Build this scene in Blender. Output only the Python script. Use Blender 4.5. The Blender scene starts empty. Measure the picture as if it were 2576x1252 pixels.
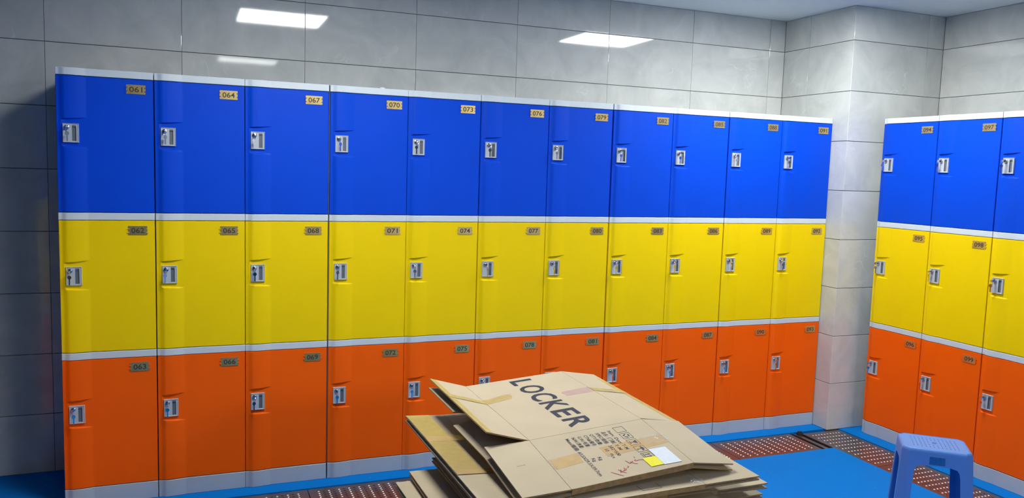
import bpy, bmesh, math, random
from mathutils import Vector, Matrix, Euler
random.seed(7)
scene = bpy.context.scene
COL = scene.collection
PI = math.pi

# ------------------------------------------------------------------ camera
cam_d = bpy.data.cameras.new('camera')
cam = bpy.data.objects.new('camera', cam_d)
COL.objects.link(cam)
cam.location = (0.5379, -3.927, 1.5576)
cam.rotation_euler = (1.473, -0.0308, -0.3775)
cam_d.sensor_width = 36.0
cam_d.lens = 36.0 * 2019.46 / 2576.0
cam_d.clip_start = 0.05
scene.camera = cam

# ------------------------------------------------------------------ view, world, lights
scene.view_settings.view_transform = 'Standard'
scene.view_settings.look = 'None'
scene.view_settings.gamma = 1.0
scene.view_settings.use_curve_mapping = False
scene.view_settings.exposure = 0.0
world = bpy.data.worlds.new('world')
scene.world = world
world.use_nodes = True
world.node_tree.nodes['Background'].inputs[0].default_value = (0.75, 0.85, 1.0, 1)
world.node_tree.nodes['Background'].inputs[1].default_value = 0.05
# square ceiling panels: (x, y, width, depth, emission)
LIGHTS = [
    (1.14, -1.20, 0.58, 0.54, 44.0, 'square ceiling light panel nearer the left end of the locker row'),
    (3.54, -0.78, 0.58, 0.50, 56.0, 'square ceiling light panel in front of the tiled pillar'),
    (1.08, -3.90, 0.56, 0.40, 16.0, 'ceiling light panel above the camera, farthest from the lockers'),
    (4.30, -6.60, 1.18, 0.58, 50.0, 'added wide fill light panel, unseen in the rear right part of the room'),  # added fill panel, evens the light on the orange doors
    (4.30, -7.60, 1.18, 0.58, 50.0, 'added wide fill light panel, unseen, farthest behind the camera'),  # second added fill, unseen behind the camera
]
LIGHT_COLOR = (0.97, 1.0, 0.97, 1)

# ------------------------------------------------------------------ helpers
def lin(r, g, b):
    f = lambda c: (c / 255 / 12.92) if c / 255 <= 0.04045 else ((c / 255 + 0.055) / 1.055) ** 2.4
    return (f(r), f(g), f(b), 1)

def mat(name, color, rough=0.5, metal=0.0, spec=0.5, coat=0.0, alpha=1.0, var=0.0, vscale=8.0,
        bump=0.0, bscale=60.0, aniso=None):
    m = bpy.data.materials.new(name); m.use_nodes = True
    nt = m.node_tree; p = nt.nodes['Principled BSDF']
    p.inputs['Base Color'].default_value = color
    p.inputs['Roughness'].default_value = rough
    p.inputs['Metallic'].default_value = metal
    p.inputs['Specular IOR Level'].default_value = spec
    p.inputs['Coat Weight'].default_value = coat
    p.inputs['Coat Roughness'].default_value = 0.08
    p.inputs['Alpha'].default_value = alpha
    tc = nt.nodes.new('ShaderNodeTexCoord')
    if var > 0:
        n = nt.nodes.new('ShaderNodeTexNoise'); n.inputs['Scale'].default_value = vscale
        n.inputs['Detail'].default_value = 5
        nt.links.new(tc.outputs['Object'], n.inputs['Vector'])
        r = nt.nodes.new('ShaderNodeMapRange')
        r.inputs['From Min'].default_value = 0.3; r.inputs['From Max'].default_value = 0.7
        r.inputs['To Min'].default_value = 1 - var; r.inputs['To Max'].default_value = 1 + var
        nt.links.new(n.outputs['Fac'], r.inputs['Value'])
        v = nt.nodes.new('ShaderNodeVectorMath'); v.operation = 'SCALE'
        v.inputs[0].default_value = color[:3]
        nt.links.new(r.outputs['Result'], v.inputs['Scale'])
        nt.links.new(v.outputs['Vector'], p.inputs['Base Color'])
    if bump > 0:
        n2 = nt.nodes.new('ShaderNodeTexNoise'); n2.inputs['Scale'].default_value = bscale
        n2.inputs['Detail'].default_value = 3
        nt.links.new(tc.outputs['Object'], n2.inputs['Vector'])
        b = nt.nodes.new('ShaderNodeBump'); b.inputs['Strength'].default_value = bump
        b.inputs['Distance'].default_value = 0.002
        nt.links.new(n2.outputs['Fac'], b.inputs['Height'])
        nt.links.new(b.outputs['Normal'], p.inputs['Normal'])
    return m

class MB:
    """collects faces and links them as one mesh object"""
    def __init__(s): s.v = []; s.f = []; s.edge = set()
    def quad(s, *ps):
        i = len(s.v); s.v += [tuple(p) for p in ps]; s.f.append(tuple(range(i, i + len(ps))))
    def box(s, x0, x1, y0, y1, z0, z1, M=None):
        c = [(x, y, z) for z in (z0, z1) for y in (y0, y1) for x in (x0, x1)]
        if M is not None: c = [tuple(M @ Vector(p)) for p in c]
        i = len(s.v); s.v += c
        for f in ((0, 2, 3, 1), (4, 5, 7, 6), (0, 1, 5, 4), (2, 6, 7, 3), (0, 4, 6, 2), (1, 3, 7, 5)):
            s.f.append(tuple(i + k for k in f))
    def prism(s, pts, z0, z1, M=None):
        n = len(pts); c = [(x, y, z0) for x, y in pts] + [(x, y, z1) for x, y in pts]
        if M is not None: c = [tuple(M @ Vector(p)) for p in c]
        i = len(s.v); s.v += c
        s.f.append(tuple(i + k for k in reversed(range(n)))); s.f.append(tuple(i + n + k for k in range(n)))
        for k in range(n):
            j = (k + 1) % n; s.f.append((i + k, i + j, i + n + j, i + n + k))
    def tube(s, a, b, r0, r1=None, seg=10, caps=True):
        r1 = r0 if r1 is None else r1
        a = Vector(a); b = Vector(b); d = (b - a).normalized()
        u = d.orthogonal().normalized(); w = d.cross(u)
        i = len(s.v)
        for c, r in ((a, r0), (b, r1)):
            for k in range(seg):
                t = 2 * PI * k / seg; s.v.append(tuple(c + (u * math.cos(t) + w * math.sin(t)) * r))
        for k in range(seg):
            j = (k + 1) % seg; s.f.append((i + k, i + j, i + seg + j, i + seg + k))
        if caps:
            s.f.append(tuple(i + k for k in reversed(range(seg)))); s.f.append(tuple(i + seg + k for k in range(seg)))
    def ring(s, c, n, R, r, seg=14, sub=6):
        c = Vector(c); n = Vector(n).normalized(); u = n.orthogonal().normalized(); w = n.cross(u); i = len(s.v)
        for k in range(seg):
            t = 2 * PI * k / seg; d = u * math.cos(t) + w * math.sin(t)
            for m in range(sub):
                q = 2 * PI * m / sub; s.v.append(tuple(c + d * (R + r * math.cos(q)) + n * r * math.sin(q)))
        for k in range(seg):
            for m in range(sub):
                a, b = (k + 1) % seg, (m + 1) % sub
                s.f.append((i + k * sub + m, i + a * sub + m, i + a * sub + b, i + k * sub + b))
    def mesh(s, name, material=None, smooth=False, merge=False):
        me = bpy.data.meshes.new(name); me.from_pydata(s.v, [], s.f)
        for i in s.edge: me.polygons[i].material_index = 1
        bm = bmesh.new(); bm.from_mesh(me)
        if merge: bmesh.ops.remove_doubles(bm, verts=bm.verts, dist=1e-5)
        bmesh.ops.recalc_face_normals(bm, faces=bm.faces)
        bm.to_mesh(me); bm.free()
        if material: me.materials.append(material)
        if s.edge: me.materials.append(M_CARDEDGE)
        if smooth: me.shade_smooth()
        return me
    def build(s, name, material, parent=None, smooth=False, merge=False):
        return link(name, s.mesh(name, material, smooth, merge), parent)

def link(name, me, parent=None, loc=None):
    o = bpy.data.objects.new(name, me); COL.objects.link(o)
    if parent: o.parent = parent
    if loc: o.location = loc
    return o

def empty(name, loc=(0, 0, 0), rz=0.0):
    o = bpy.data.objects.new(name, None); COL.objects.link(o)
    o.location = loc; o.rotation_euler = (0, 0, rz); o.empty_display_size = 0.1
    return o

def tag(o, label=None, cat=None, group=None, kind=None):
    if label: o['label'] = label
    if cat: o['category'] = cat
    if group: o['group'] = group
    if kind: o['kind'] = kind
    return o

def smooth_angle(me, deg=35):
    me.shade_smooth()
    me.set_sharp_from_angle(angle=math.radians(deg))

_tcache = {}
def text_mesh(body, size=1.0, material=None, extrude=0.0, offset=0.0):
    """a flat text as a mesh, baseline at y=0, starting at x=0"""
    key = (body, size, extrude, offset, material.name if material else '')
    if key in _tcache: return _tcache[key]
    cu = bpy.data.curves.new('text', 'FONT'); cu.body = body; cu.size = size
    cu.extrude = extrude; cu.offset = offset; cu.resolution_u = 3
    o = bpy.data.objects.new('text', cu); COL.objects.link(o)
    dg = bpy.context.evaluated_depsgraph_get()
    me = bpy.data.meshes.new_from_object(o.evaluated_get(dg))
    bpy.data.objects.remove(o); bpy.data.curves.remove(cu)
    me.name = 'lettering'; me.materials.clear()
    if material: me.materials.append(material)
    _tcache[key] = me
    return me

def bounds(me):
    xs = [v.co.x for v in me.vertices]; ys = [v.co.y for v in me.vertices]
    return min(xs), max(xs), min(ys), max(ys)

# ------------------------------------------------------------------ materials
def tile_material():
    m = bpy.data.materials.new('marbled_porcelain'); m.use_nodes = True
    nt = m.node_tree; p = nt.nodes['Principled BSDF']; L = nt.links.new
    g = nt.nodes.new('ShaderNodeNewGeometry')
    oi = nt.nodes.new('ShaderNodeObjectInfo')
    mp = nt.nodes.new('ShaderNodeVectorMath'); mp.operation = 'ADD'
    L(g.outputs['Position'], mp.inputs[0])
    rs = nt.nodes.new('ShaderNodeMath'); rs.operation = 'MULTIPLY'; rs.inputs[1].default_value = 40
    L(oi.outputs['Random'], rs.inputs[0]); L(rs.outputs[0], mp.inputs[1])
    n = nt.nodes.new('ShaderNodeTexNoise'); n.inputs['Scale'].default_value = 4.0
    n.inputs['Detail'].default_value = 7; n.inputs['Roughness'].default_value = 0.6; n.inputs['Distortion'].default_value = 1.2
    L(mp.outputs[0], n.inputs['Vector'])
    cr = nt.nodes.new('ShaderNodeValToRGB')
    cr.color_ramp.elements[0].position = 0.3; cr.color_ramp.elements[0].color = lin(182, 184, 181)
    cr.color_ramp.elements[1].position = 0.72; cr.color_ramp.elements[1].color = lin(204, 204, 200)
    L(n.outputs['Fac'], cr.inputs[0])
    # sparse pale veins
    n2 = nt.nodes.new('ShaderNodeTexNoise'); n2.inputs['Scale'].default_value = 3.2; n2.inputs['Detail'].default_value = 4
    n2.inputs['Distortion'].default_value = 0.6
    L(mp.outputs[0], n2.inputs['Vector'])
    ab = nt.nodes.new('ShaderNodeMath'); ab.operation = 'SUBTRACT'; ab.inputs[1].default_value = 0.5
    L(n2.outputs['Fac'], ab.inputs[0])
    a2 = nt.nodes.new('ShaderNodeMath'); a2.operation = 'ABSOLUTE'; L(ab.outputs[0], a2.inputs[0])
    mr = nt.nodes.new('ShaderNodeMapRange'); mr.inputs['From Min'].default_value = 0.0; mr.inputs['From Max'].default_value = 0.012
    mr.inputs['To Min'].default_value = 1; mr.inputs['To Max'].default_value = 0
    L(a2.outputs[0], mr.inputs['Value'])
    n3 = nt.nodes.new('ShaderNodeTexNoise'); n3.inputs['Scale'].default_value = 5.0
    L(mp.outputs[0], n3.inputs['Vector'])
    mk = nt.nodes.new('ShaderNodeMapRange'); mk.inputs['From Min'].default_value = 0.55; mk.inputs['From Max'].default_value = 0.7
    mk.inputs['To Min'].default_value = 0.0; mk.inputs['To Max'].default_value = 0.4
    L(n3.outputs['Fac'], mk.inputs['Value'])
    mm = nt.nodes.new('ShaderNodeMath'); mm.operation = 'MULTIPLY'
    L(mr.outputs[0], mm.inputs[0]); L(mk.outputs[0], mm.inputs[1])
    mx = nt.nodes.new('ShaderNodeMix'); mx.data_type = 'RGBA'
    L(mm.outputs[0], mx.inputs[0]); L(cr.outputs[0], mx.inputs[6]); mx.inputs[7].default_value = lin(228, 228, 224)
    L(mx.outputs[2], p.inputs['Base Color'])
    p.inputs['Roughness'].default_value = 0.045
    p.inputs['Specular IOR Level'].default_value = 0.5
    return m

M_TILE = tile_material()
M_GROUT = mat('grout', lin(92, 96, 100), 0.9)
M_WALL = mat('plain_wall', lin(118, 112, 104), 0.5, var=0.05)
M_CEIL = mat('ceiling_paint', lin(205, 212, 218), 0.8, bump=0.15, bscale=300)
M_BLUE = mat('blue_plastic', (0.0, 0.056, 0.56, 1), 0.45, spec=0.15, var=0.03, vscale=3, bump=0.25, bscale=700)
M_YELLOW = mat('yellow_plastic', (0.86, 0.60, 0.0, 1), 0.45, spec=0.15, var=0.02, vscale=3, bump=0.25, bscale=700)
M_ORANGE = mat('orange_plastic', (0.94, 0.112, 0.0, 1), 0.45, spec=0.15, var=0.03, vscale=3, bump=0.25, bscale=700)
M_SHELL = mat('pale_grey_plastic', lin(198, 206, 210), 0.45, var=0.03, vscale=4)
M_PLINTH = mat('grey_plinth_plastic', lin(172, 182, 192), 0.4, var=0.05, vscale=5)
M_HANDLE = mat('grey_lock_plastic', lin(176, 182, 188), 0.35)
M_POCKET = mat('shaded_pocket_plastic', lin(98, 104, 112), 0.5)  # handle grey darkened, the pocket's shade is put into the colour
M_CHROME = mat('chrome', lin(215, 212, 215), 0.14, metal=1.0)
M_BRASS = mat('brass_plate', lin(214, 186, 118), 0.34, metal=0.85, var=0.12, vscale=20)
M_INK = mat('engraved_paint', lin(60, 50, 34), 0.6)
M_STEEL = mat('stainless_steel', lin(140, 136, 138), 0.3, metal=0.9, var=0.15, vscale=9, bump=0.15, bscale=200)
M_STUD = mat('pale_stud', lin(214, 204, 200), 0.4, metal=0.5)  # studs coloured paler than the plate steel
M_DARK = mat('dark_channel', lin(38, 34, 32), 0.8)
M_CARD = mat('kraft_cardboard', (0.475, 0.388, 0.262, 1), 0.75, spec=0.25, var=0.05, vscale=5, bump=0.1, bscale=250)
M_CARDEDGE = mat('cardboard_edge', lin(150, 120, 80), 0.9, var=0.25, vscale=60)
M_PRINT = mat('black_print', lin(46, 46, 56), 0.6)
M_RED = mat('red_marker', lin(168, 58, 74), 0.6)
M_TAPE = mat('brown_tape', lin(190, 160, 112), 0.25, spec=0.5, var=0.06, vscale=30)
M_TAPEP = mat('pinkish_tape', lin(186, 156, 138), 0.22, spec=0.6, var=0.06, vscale=30)
M_TAPEY = mat('yellowed_tape', lin(180, 156, 98), 0.3, spec=0.5, var=0.1, vscale=40)
M_CLEAR = mat('clear_wrinkled_tape', lin(225, 222, 215), 0.08, alpha=0.16, spec=1.0, bump=0.8, bscale=90)
M_LABELY = mat('yellow_sticker', lin(225, 215, 0), 0.6)
M_LABELW = mat('white_sticker', lin(205, 210, 216), 0.6, var=0.05, vscale=90)
M_STOOL = mat('periwinkle_plastic', (0.095, 0.235, 0.60, 1), 0.34, spec=0.6)
M_STOOLD = mat('stool_groove', lin(84, 112, 190), 0.5)
M_TEAL = mat('teal_sticker', lin(18, 92, 158), 0.5, var=0.3, vscale=200)
M_FRAME = mat('white_metal_frame', lin(225, 228, 230), 0.5)
M_PAPER = mat('white_paper', lin(240, 240, 238), 0.8)

def floor_material():
    m = bpy.data.materials.new('blue_speckled_epoxy'); m.use_nodes = True
    nt = m.node_tree; p = nt.nodes['Principled BSDF']; L = nt.links.new
    g = nt.nodes.new('ShaderNodeNewGeometry')
    v = nt.nodes.new('ShaderNodeTexVoronoi'); v.inputs['Scale'].default_value = 95
    L(g.outputs['Position'], v.inputs['Vector'])
    mr = nt.nodes.new('ShaderNodeMapRange'); mr.inputs['From Min'].default_value = 0.10; mr.inputs['From Max'].default_value = 0.16
    mr.inputs['To Min'].default_value = 1; mr.inputs['To Max'].default_value = 0
    L(v.outputs['Distance'], mr.inputs['Value'])
    n = nt.nodes.new('ShaderNodeTexNoise'); n.inputs['Scale'].default_value = 38; L(g.outputs['Position'], n.inputs['Vector'])
    m2 = nt.nodes.new('ShaderNodeMapRange'); m2.inputs['From Min'].default_value = 0.6; m2.inputs['From Max'].default_value = 0.68
    L(n.outputs['Fac'], m2.inputs['Value'])
    mu = nt.nodes.new('ShaderNodeMath'); mu.operation = 'MULTIPLY'; L(mr.outputs[0], mu.inputs[0]); L(m2.outputs[0], mu.inputs[1])
    mx = nt.nodes.new('ShaderNodeMix'); mx.data_type = 'RGBA'
    L(mu.outputs[0], mx.inputs[0]); mx.inputs[6].default_value = (0.0, 0.165, 0.56, 1); mx.inputs[7].default_value = lin(150, 200, 245)
    L(mx.outputs[2], p.inputs['Base Color'])
    p.inputs['Roughness'].default_value = 0.55; p.inputs['Specular IOR Level'].default_value = 0.05
    return m
M_FLOOR = floor_material()

def emis(strength):
    m = bpy.data.materials.new('light_diffuser'); m.use_nodes = True
    nt = m.node_tree; nt.nodes.clear()
    e = nt.nodes.new('ShaderNodeEmission'); o = nt.nodes.new('ShaderNodeOutputMaterial')
    e.inputs[0].default_value = LIGHT_COLOR; e.inputs[1].default_value = strength
    nt.links.new(e.outputs[0], o.inputs[0])
    return m

# ------------------------------------------------------------------ room shell
D = 0.486          # back wall plane
XR = 4.946         # right wall plane
XP, YP = 4.218, -0.123   # pillar faces
ZC = 2.597
XL, YF = -3.6, -8.2
TZ = [0.0] + [0.2953 + 0.3 * k for k in range(8)] + [ZC]
TT = 0.008         # tile thickness

def slab(name, x0, x1, y0, y1, z0, z1, m):
    b = MB(); b.box(x0, x1, y0, y1, z0, z1); o = b.build(name, m); tag(o, kind='structure'); return o

wall_back = slab('wall_back', XL, XR, D + TT, D + 0.2, -0.1, ZC + 0.1, M_GROUT)
wall_right = slab('wall_right', XR + TT, XR + 0.2, YF, D + TT, -0.1, ZC + 0.1, M_GROUT)
pillar = slab('pillar', XP + TT, XR + TT, YP + TT, D + TT, -0.1, ZC + 0.1, M_GROUT)
slab('wall_left', XL - 0.2, XL, YF, D + TT, -0.1, ZC + 0.1, M_WALL)
slab('wall_front', XL, XR, YF - 0.2, YF, -0.1, ZC + 0.1, M_WALL)
slab('ceiling', XL, XR + 0.1, YF, D + TT, ZC, ZC + 0.1, M_CEIL)

_tiles = {}
def tile(w, h, corner, ax, parent):
    """tile of width w, height h. corner: lower left seen from the room, ax: direction of width, faces the room"""
    g = 0.0008; gz = 0.0015; key = (round(w, 4), round(h, 4))
    if key not in _tiles:
        b = MB(); c = 0.0012
        x0, x1, z0, z1 = g, w - g, gz, h - gz
        # box with a bevelled front (front faces -Y)
        o = [(x0, z0), (x1, z0), (x1, z1), (x0, z1)]; i = [(x0 + c, z0 + c), (x1 - c, z0 + c), (x1 - c, z1 - c), (x0 + c, z1 - c)]
        b.v = [(x, -TT + c * 0.7, z) for x, z in o] + [(x, -TT, z) for x, z in i] + [(x, 0, z) for x, z in o]
        b.f = [(4, 5, 6, 7)] + [(k, (k + 1) % 4, 4 + (k + 1) % 4, 4 + k) for k in range(4)] + [(8 + k, 8 + (k + 1) % 4, (k + 1) % 4, k) for k in range(4)]
        _tiles[key] = b.mesh('tile', M_TILE)
    o = link('tile', _tiles[key], parent)
    o.location = corner
    rz = math.atan2(ax[1], ax[0])
    o.rotation_euler = (random.gauss(0, 0.0007), 0, rz + random.gauss(0, 0.0007))
    return o

for r in range(9):
    z, h = TZ[r], TZ[r + 1] - TZ[r]
    # back wall, joints at 4.095 - 0.6 m
    xs = [XP] + [4.095 - 0.6 * k for k in range(10)]
    for a, b_ in zip(xs[1:], xs[:-1]):
        tile(b_ - a, h, (a, D + TT, z), (1, 0), wall_back)
    # pillar left face (faces -x): width runs towards -y
    ys = [D, 0.253, YP]
    for a, b_ in zip(ys[:-1], ys[1:]):
        tile(a - b_, h, (XP + TT, a, z), (0, -1), pillar)
    # pillar front face
    xs = [XP, 4.812, XR]
    for a, b_ in zip(xs[:-1], xs[1:]):
        tile(b_ - a, h, (a, YP + TT, z), (1, 0), pillar)
    # right wall
    ys = [YP - 0.6 * k for k in range(6)]
    for a, b_ in zip(ys[:-1], ys[1:]):
        tile(a - b_, h, (XR + TT, a, z), (0, -1), wall_right)

# floor with the L shaped drain channel left open
CH_Y0, CH_Y1 = -0.395, -0.100      # channel along the long row
CH_X0, CH_X1 = 4.020, 4.315        # channel along the right hand row
fb = MB()
fb.box(XL, XR, CH_Y1, D + TT, -0.08, 0)
fb.box(CH_X1, XR + TT, YF, CH_Y1, -0.08, 0)
fb.box(XL, CH_X0, YF, CH_Y0, -0.08, 0)
fb.box(XL, -0.13, CH_Y0, CH_Y1, -0.08, 0)
fb.box(XL, XR, YF, D, -0.14, -0.075)
floor = tag(fb.build('floor', M_FLOOR), kind='structure')
cb = MB(); cb.box(-0.128, CH_X1 - 0.002, CH_Y0 + 0.002, CH_Y1 - 0.002, -0.074, -0.06); cb.box(CH_X0 + 0.002, CH_X1 - 0.002, YF, CH_Y0 + 0.002, -0.074, -0.06)
cb.build('channel_bed', M_DARK, floor)

# ------------------------------------------------------------------ drain grates
def grate_meshes(L, W, holes, margin):
    """steel plate L x W with real slots in rows across the width, studs between; origin at one corner"""
    cell = 0.0485; nx = int((L - 2 * margin) / cell)
    x0 = (L - nx * cell) / 2
    hx = [x0 + cell * (k + 0.5) for k in range(nx)]
    ny = 10; hy = [0.03 + (W - 0.06) * (k + 0.5) / ny for k in range(ny)]
    xs = {0.0, L}; ys = {0.0, W}
    for x in hx: xs |= {x - 0.0055, x + 0.0055}
    for y in hy: ys |= {y - 0.0032, y + 0.0032}
    xs = sorted(xs); ys = sorted(ys)
    b = MB()
    def is_hole(x, y): return holes and any(abs(x - q) < 0.005 for q in hx) and any(abs(y - q) < 0.003 for q in hy)
    for i in range(len(xs) - 1):
        for j in range(len(ys) - 1):
            a, c, d, e = xs[i], xs[i + 1], ys[j], ys[j + 1]
            if is_hole((a + c) / 2, (d + e) / 2):
                for p, q in (((a, d), (c, d)), ((c, d), (c, e)), ((c, e), (a, e)), ((a, e), (a, d))):
                    b.quad((*p, 0), (*q, 0), (*q, -0.006), (*p, -0.006))
            else: b.quad((a, d, 0), (c, d, 0), (c, e, 0), (a, e, 0))
    for p, q in (((0, 0), (L, 0)), ((L, 0), (L, W)), ((L, W), (0, W)), ((0, W), (0, 0))):
        b.quad((*p, 0), (*q, 0), (*q, -0.03), (*p, -0.03))
    plate = b.mesh('plate', M_STEEL, merge=True)
    s = MB()
    for k in range(nx + 1):
        for y in hy:
            cx = x0 + cell * k
            if cx < 0.012 or cx > L - 0.012: continue
            i = len(s.v); n = 8
            for rr, zz in ((0.0060, 0.0), (0.0042, 0.0018)):
                for m in range(n):
                    t = 2 * PI * m / n; s.v.append((cx + rr * math.cos(t), y + rr * 0.8 * math.sin(t), zz))
            s.v.append((cx, y, 0.0025))
            for m in range(n):
                j = (m + 1) % n; s.f += [(i + m, i + j, i + n + j, i + n + m), (i + n + m, i + n + j, i + 2 * n)]
    studs = s.mesh('studs', M_STUD, smooth=True)
    return plate, studs

G_A = grate_meshes(0.576, 0.287, True, 0.03)
def grate(loc, rz, label, group):
    t = empty('drain_grate', loc, rz); tag(t, label, 'drain grate', group)
    link('plate', G_A[0], t)
    s = link('studs', G_A[1], t); s['kind'] = 'stuff'
    return t
xs = [1.043 + 0.58 * k for k in range(-2, 5)]
labs = ['steel drain grate in the channel, below the frame under locker 063',
        'steel drain grate cut by the lower frame edge, left end of the visible channel',
        'steel drain grate visible left of the carton pile, showing dark slots',
        'steel drain grate behind the carton pile, its left part', 'steel drain grate behind the middle of the carton pile',
        'steel drain grate peeking out beside the right edge of the cartons', 'reddish reflecting drain grate between carton pile and pillar']
for x, lb in zip(xs, labs):
    grate((x + 0.002, CH_Y0 + 0.004, -0.004), 0, lb, 'steel grates in the channel along the long row')
for k, lb in enumerate(['drain grate at the foot of the pillar, first of the right channel',
                        'drain grate seen through the legs of the blue stool', 'drain grate below the frame, nearest the camera on the right']):
    # length runs along -y
    grate((CH_X0 + 0.004, -0.128 - 0.58 * k, -0.004), -PI / 2, lb, 'steel grates in the channel along the right hand row')
# steel angle bar between the two channels
b = MB(); b.box(3.972, 4.0, CH_Y0 + 0.003, CH_Y1 - 0.012, -0.03, -0.008); b.box(3.962, 3.968, CH_Y0 + 0.003, CH_Y1 - 0.006, -0.03, -0.003)
tag(b.build('channel_bar', M_STEEL), 'narrow steel bar in the dark gap between two drain grates by the pillar', 'bar')
b = MB(); b.box(3.985, 4.016, -0.142, -0.118, -0.02, 0.006); b.box(3.99, 4.012, -0.137, -0.123, 0.006, 0.014)
tag(b.build('rubber_stopper', M_DARK), 'small black rubber stopper in the channel corner near the pillar', 'stopper')

# ------------------------------------------------------------------ lockers
W = 0.3832; H = 0.6183; Z0 = 0.0802; DH = 0.586
WU = 0.3802        # width of a single unit (a gap is left to the next)
BX0, BX1, BD = 0.018, 0.1165, 0.0085
def bulge(x):
    if x <= 0.010 or x >= BX1: return 0.0
    ss = lambda t: t * t * (3 - 2 * t)
    up = ss(min((x - 0.010) / 0.024, 1.0))
    if x < 0.052: dn = 1.0
    else:
        t = (x - 0.052) / (BX1 - 0.052); dn = 1 - 0.85 * t ** 1.6 - 0.15 * t
    return BD * up * dn
XS = sorted({0.0, 0.0022, 0.006, 0.010, 0.014, BX0} | {BX0 + (BX1 - BX0) * k / 16 for k in range(1, 16)} | {BX1, BX1 + 0.004, 0.16, 0.22, 0.28, 0.34, WU - 0.006, WU - 0.0022, WU})

def strip_mesh(b, z0, z1, yb, push=0.0):
    """front of the shell, extruded profile between z0 and z1, going back to yb"""
    zs = [(z0, 0.0015), (z0 + 0.0015, 0), (z1 - 0.0015, 0), (z1, 0.0015)]
    P = [[(x, -bulge(x) + e - push + (0.0015 if x in (XS[0], XS[-1]) else 0), z) for x in XS] for z, e in zs]
    for r in range(3):
        for k in range(len(XS) - 1): b.quad(P[r][k], P[r][k + 1], P[r + 1][k + 1], P[r + 1][k])
    for row in (P[0], P[3]):
        z = row[0][2]
        for k in range(len(XS) - 1): b.quad(row[k], row[k + 1], (XS[k + 1], yb, z), (XS[k], yb, z))
    for k in (0, -1):
        x = XS[k]; b.quad(*[P[r][k] for r in range(4)], (x, yb, z1), (x, yb, z0))

def body_mesh():
    b = MB()
    b.box(0, WU, 0.018, 0.478, 0, DH)                 # shell behind the door
    strip_mesh(b, DH + 0.0005, H - 0.0006, 0.478)
    me = b.mesh('body', M_SHELL, merge=True); smooth_angle(me, 28); return me
ME_BODY = body_mesh()

RZ1, RZ0 = DH - 0.186, DH - 0.300     # recess around the lock
def door_mesh(m):
    b = MB()
    z_lo = [0.0022, 0.0032, 0.005] + [RZ0 - 0.010, RZ0 - 0.006, RZ0 - 0.003, RZ0, RZ0 + 0.003] + [RZ0 + 0.02, (RZ0 + RZ1) / 2, RZ1 - 0.012]
    z_hi = [RZ1 - 0.004, RZ1 - 0.0015, RZ1 + 0.0005, RZ1 + 0.003, RZ1 + 0.02, DH - 0.08, DH - 0.0048, DH - 0.003, DH - 0.002]
    zs = z_lo + z_hi
    def f(x, z):
        k = 1.0; base = 0.0
        t = min(max((x - BX0) / (BX1 - BX0), 0), 1)
        # the ends of the recess curve: round corner at the hinge side
        r = 0.018; e = 0.0
        if x < BX0 + r: e = (r - math.sqrt(max(r * r - (BX0 + r - x) ** 2, 0))) * 0.55
        top = RZ1 - e + 0.007 * t * t; bot = RZ0 + e - 0.003 * t
        if z > top: k = min((z - top) / 0.003, 1.0)
        elif z < bot: k = min((bot - z) / 0.006, 1.0); k = k * k * (3 - 2 * k)
        else: k = 0.0
        if x < BX0: k = 1.0            # the narrow bar by the hinge side runs through
        elif x < 0.026: k = k + (1 - k) * (0.026 - x) / 0.008
        return -bulge(x) * k
    # finer x,z so that the curved ends resolve
    zz = sorted(set([round(z, 5) for z in zs] + [round(RZ1 - 0.012 + 0.0014 * k, 5) for k in range(17)] + [round(RZ0 - 0.012 + 0.002 * k, 5) for k in range(12)]))
    xx = XS
    def P(x, z):
        y = f(x, z)
        if x in (xx[0], xx[-1]): y += 0.0022
        if z in (zz[0], zz[-1]): y += 0.0022
        return (min(max(x, 0.0006), WU - 0.0006), y, z)
    G = [[P(x, z) for x in xx] for z in zz]
    for j in range(len(zz) - 1):
        for i in range(len(xx) - 1): b.quad(G[j][i], G[j][i + 1], G[j + 1][i + 1], G[j + 1][i])
    per = [G[0][i] for i in range(len(xx))] + [G[j][-1] for j in range(1, len(zz))] + [G[-1][i] for i in range(len(xx) - 2, -1, -1)] + [G[j][0] for j in range(len(zz) - 2, 0, -1)]
    n = len(per)
    for k in range(n):
        p, q = per[k], per[(k + 1) % n]; b.quad(p, q, (q[0], 0.0178, q[2]), (p[0], 0.0178, p[2]))
    # clips that hold the number plate
    for x in (PX0 - 0.005, PX1 - 0.005):
        for z in (PZ0 + 0.010, PZ0 + 0.026): b.box(x, x + 0.010, -0.0034, 0.0005, z, z + 0.0032)
    me = b.mesh('door', m, merge=True); smooth_angle(me, 30); return me
PX0, PX1 = 0.272, 0.3495
PZ1 = DH - 0.0250; PZ0 = PZ1 - 0.040
ME_DOOR = {'orange': door_mesh(M_ORANGE), 'yellow': door_mesh(M_YELLOW), 'blue': door_mesh(M_BLUE)}

def rrect(x0, x1, z0, z1, r, n=4):
    out = []
    for cx, cz, a0 in ((x1 - r, z0 + r, -PI / 2), (x1 - r, z1 - r, 0), (x0 + r, z1 - r, PI / 2), (x0 + r, z0 + r, PI)):
        for k in range(n + 1):
            a = a0 + PI / 2 * k / n; out.append((cx + r * math.cos(a), cz + r * math.sin(a)))
    return out
XZ = Matrix(((1, 0, 0, 0), (0, 0, -1, 0), (0, 1, 0, 0), (0, 0, 0, 1)))   # (x, y, z) -> (x, -z, y): prism height points to -Y

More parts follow.
